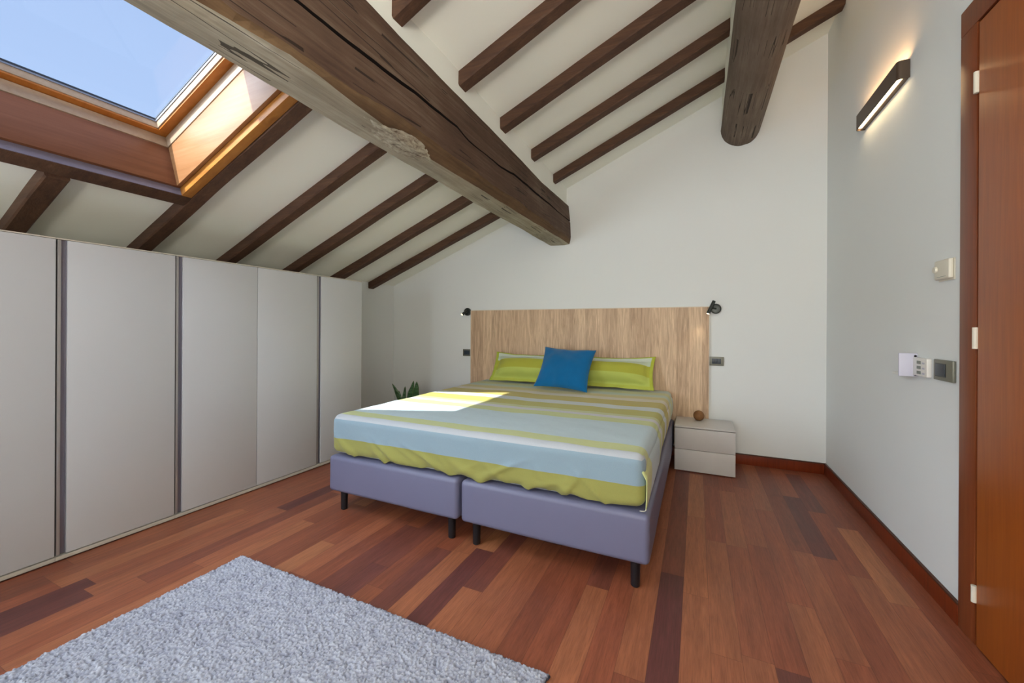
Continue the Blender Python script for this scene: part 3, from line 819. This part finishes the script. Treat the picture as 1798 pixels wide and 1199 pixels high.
# plant behind the bed
px_, py_ = -3.50, -.52
pl = thing('potted_plant', (px_, py_, 0), 'pointed green leaves of a snake plant in the corner behind the bed', 'potted plant')
mb = MB(); mb.lathe((px_, py_, 0), [(.085, 0), (.09, .004), (.115, .20), (.118, .21), (.108, .21), (.105, .18)], 36); mb.build('pot', M['pot'], pl, smooth=False)
MB().lathe((px_, py_, .175), [(.1045, 0), (.1045, .008), (.05, .014)], 28).build('soil', M['soil'], pl)
def leaf(base_, tip, w, tw, bow):
    b, t2 = Vector(base_), Vector(tip); d_ = t2 - b
    side = Vector((math.cos(tw), math.sin(tw), 0)); nrm = d_.cross(side).normalized()
    def P(u, v):
        a = u * 2 - 1
        wd = w * (.55 + .45 * math.sin(min(1, v * 1.5) * math.pi / 2)) * (1 - v ** 3.2) ** .8
        c = b + d_ * v + Vector(bow) * math.sin(math.pi * v)
        return c + side * a * wd + nrm * (.25 * wd * (a * a - .4) + .003 * math.sin(v * 20 + a * 3))
    mb = MB(); mb.grid(P, 6, 24, lambda u, v: (u * 2 - 1, v))
    o = mb.build('leaf', M['leaf'], pl, smooth=True)
    md = o.modifiers.new('thick', 'SOLIDIFY'); md.thickness = .004; md.offset = 0
leaf((px_ - .02, py_, .18), (-3.640, -.55, .515), .032, .25, (.028, 0, 0))
leaf((px_ + .00, py_ - .02, .18), (-3.548, -.56, .452), .024, .1, (.0, 0, 0))
leaf((px_ + .03, py_, .18), (-3.374, -.55, .557), .046, -.15, (-.022, 0, 0))
leaf((px_ + .05, py_ + .02, .18), (-3.338, -.55, .553), .046, .2, (.012, 0, 0))
leaf((px_ + .02, py_ - .04, .18), (-3.462, -.57, .500), .024, .3, (-.012, 0, 0))

# ------------------------------------------------------------------ rug
RX0, RX1, RY0, RY1 = -2.790, -1.283, -4.75, -2.518
rg = thing('rug', ((RX0 + RX1) / 2, (RY0 + RY1) / 2, 0), 'thick pale grey shaggy rug on the wooden floor', 'rug')
def rug_rows(a, b, step): return [a + (b - a) * k / max(1, round((b - a) / step)) for k in range(max(1, round((b - a) / step)) + 1)]
xs = rug_rows(RX0, RX1, .0034)
ys = rug_rows(RY0, -3.36, .03)[:-1] + rug_rows(-3.36, RY1, .0034)
V = []
vor = noise.voronoi
for y in ys:
    for x in xs:
        wx = x + .006 * N3(x * 60, y * 60, 1); wy = y + .006 * N3(x * 60, y * 60, 9)
        d_ = vor(Vector((wx * 105, wy * 150, 0)))[0]
        h = max(0, 1 - d_[0] * 1.15) ** .7 * .65 + .35 * min(1, (d_[1] - d_[0]) * 1.6)
        h += .25 * N3(x * 25, y * 25, 4) + .35 * N3(x * 240, y * 240, 2)
        e = min(x - RX0, RX1 - x, y - RY0, RY1 - y)
        z = .0105 + .0105 * h
        dx = .004 * N3(x * 150, y * 150, 6); dy = .004 * N3(x * 150, y * 150, 7)
        if e < .012:
            k = e / .012; z = .002 + (z - .002) * math.sqrt(max(0, 1 - (1 - k) ** 2))
            dx *= 1.3; dy *= 1.3
        V.append((x + dx, y + dy, max(.0012, z)))
nx = len(xs)
mb = MB()
mb.add(V, [(jj * nx + ii, jj * nx + ii + 1, (jj + 1) * nx + ii + 1, (jj + 1) * nx + ii) for jj in range(len(ys) - 1) for ii in range(nx - 1)])
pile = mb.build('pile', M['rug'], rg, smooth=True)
pile['kind'] = 'stuff'
MB().box(RX0 + .008, RX1 - .008, RY0 + .008, RY1 - .008, 0, .0012).build('backing', M['rugback'], rg)

# ------------------------------------------------------------------ lights
w = bpy.data.worlds.new('sky'); sc.world = w; w.use_nodes = True
nt = w.node_tree; bg = nt.nodes['Background']
tc = nt.nodes.new('ShaderNodeTexCoord'); sp = nt.nodes.new('ShaderNodeSeparateXYZ'); rp = nt.nodes.new('ShaderNodeValToRGB')
nt.links.new(tc.outputs['Generated'], sp.inputs[0]); nt.links.new(sp.outputs[2], rp.inputs[0]); nt.links.new(rp.outputs[0], bg.inputs[0])
rp.color_ramp.elements[0].position = .35; rp.color_ramp.elements[0].color = lin('#b9d5ff')
rp.color_ramp.elements[1].position = .85; rp.color_ramp.elements[1].color = lin('#aac2f0')
bg.inputs[1].default_value = 1.0

def lamp(kind, name, loc, target, energy, color, **kw):
    l = bpy.data.lights.new(name, kind); l.energy = energy; l.color = color[:3]
    for k, v in kw.items(): setattr(l, k, v)
    o = bpy.data.objects.new(name, l); col.objects.link(o); o.location = loc
    d_ = Vector(target) - Vector(loc); o.rotation_euler = d_.to_track_quat('-Z', 'Y').to_euler()
    return o
sd = Vector((.34, 1.16, -1.0))
lamp('SUN', 'sun', -sd * 6, (0, 0, 0), 11.0, (1, .97, .92), angle=R(.6))
g = Vector((.5, .8, -1))
lamp('SUN', 'sky_glow', -g * 6, (0, 0, 0), 18.0, (.74, .86, 1), angle=R(75))
# unseen fill lamps added behind the camera to even out the light
lamp('AREA', 'side_fill', (-3.5, -4.9, 1.20), (0, -2.3, .9), 44, (.72, .86, 1), shape='RECTANGLE', size=1.2, size_y=1.0)
lamp('AREA', 'overhead_fill', (-1.5, -4.0, 2.3), (-1.3, -.6, .9), 8, (.9, .95, 1), shape='RECTANGLE', size=1.8, size_y=1.0)
lamp('AREA', 'upward_fill', (-.8, -5.4, 1.05), (-.8, -4.8, 2.05), 84, (1, .95, .84), shape='RECTANGLE', size=1.4, size_y=.5)
for (p_, dd) in tips:
    lamp('SPOT', 'reading_glow', p_, p_ + dd, 1.2, (1, .82, .58), spot_size=R(80), spot_blend=.8, shadow_soft_size=.01)

# ------------------------------------------------------------------ camera
F, YAW, ROLL, CY = 703.568, .43258, .00534, 576.842
c, s = math.cos(YAW), math.sin(YAW)
rt, fw, up = Vector((c, s, 0)), Vector((-s, c, 0)), Vector((0, 0, 1))
rt2 = rt * math.cos(ROLL) + up * math.sin(ROLL); up2 = up * math.cos(ROLL) - rt * math.sin(ROLL)
cam = bpy.data.cameras.new('camera'); co = bpy.data.objects.new('camera', cam); col.objects.link(co)
cam.sensor_width = 36; cam.sensor_fit = 'HORIZONTAL'; cam.lens = F / 1798 * 36; cam.shift_y = (CY - 599.5) / 1798
cam.clip_start = .02
mw = Matrix.Identity(4)
for i in range(3): mw[i][0] = rt2[i]; mw[i][1] = up2[i]; mw[i][2] = -fw[i]; mw[i][3] = (-.87557718, -3.68881264, 1.07244)[i]
co.matrix_world = mw
sc.camera = co

sc.view_settings.view_transform = 'Standard'
sc.view_settings.look = 'None'
sc.view_settings.exposure = 0.05
sc.cycles.max_bounces = 10; sc.cycles.diffuse_bounces = 6; sc.cycles.transparent_max_bounces = 8
sc.cycles.sample_clamp_indirect = 6
for o in bpy.data.objects:
    if '_o' in o: del o['_o']
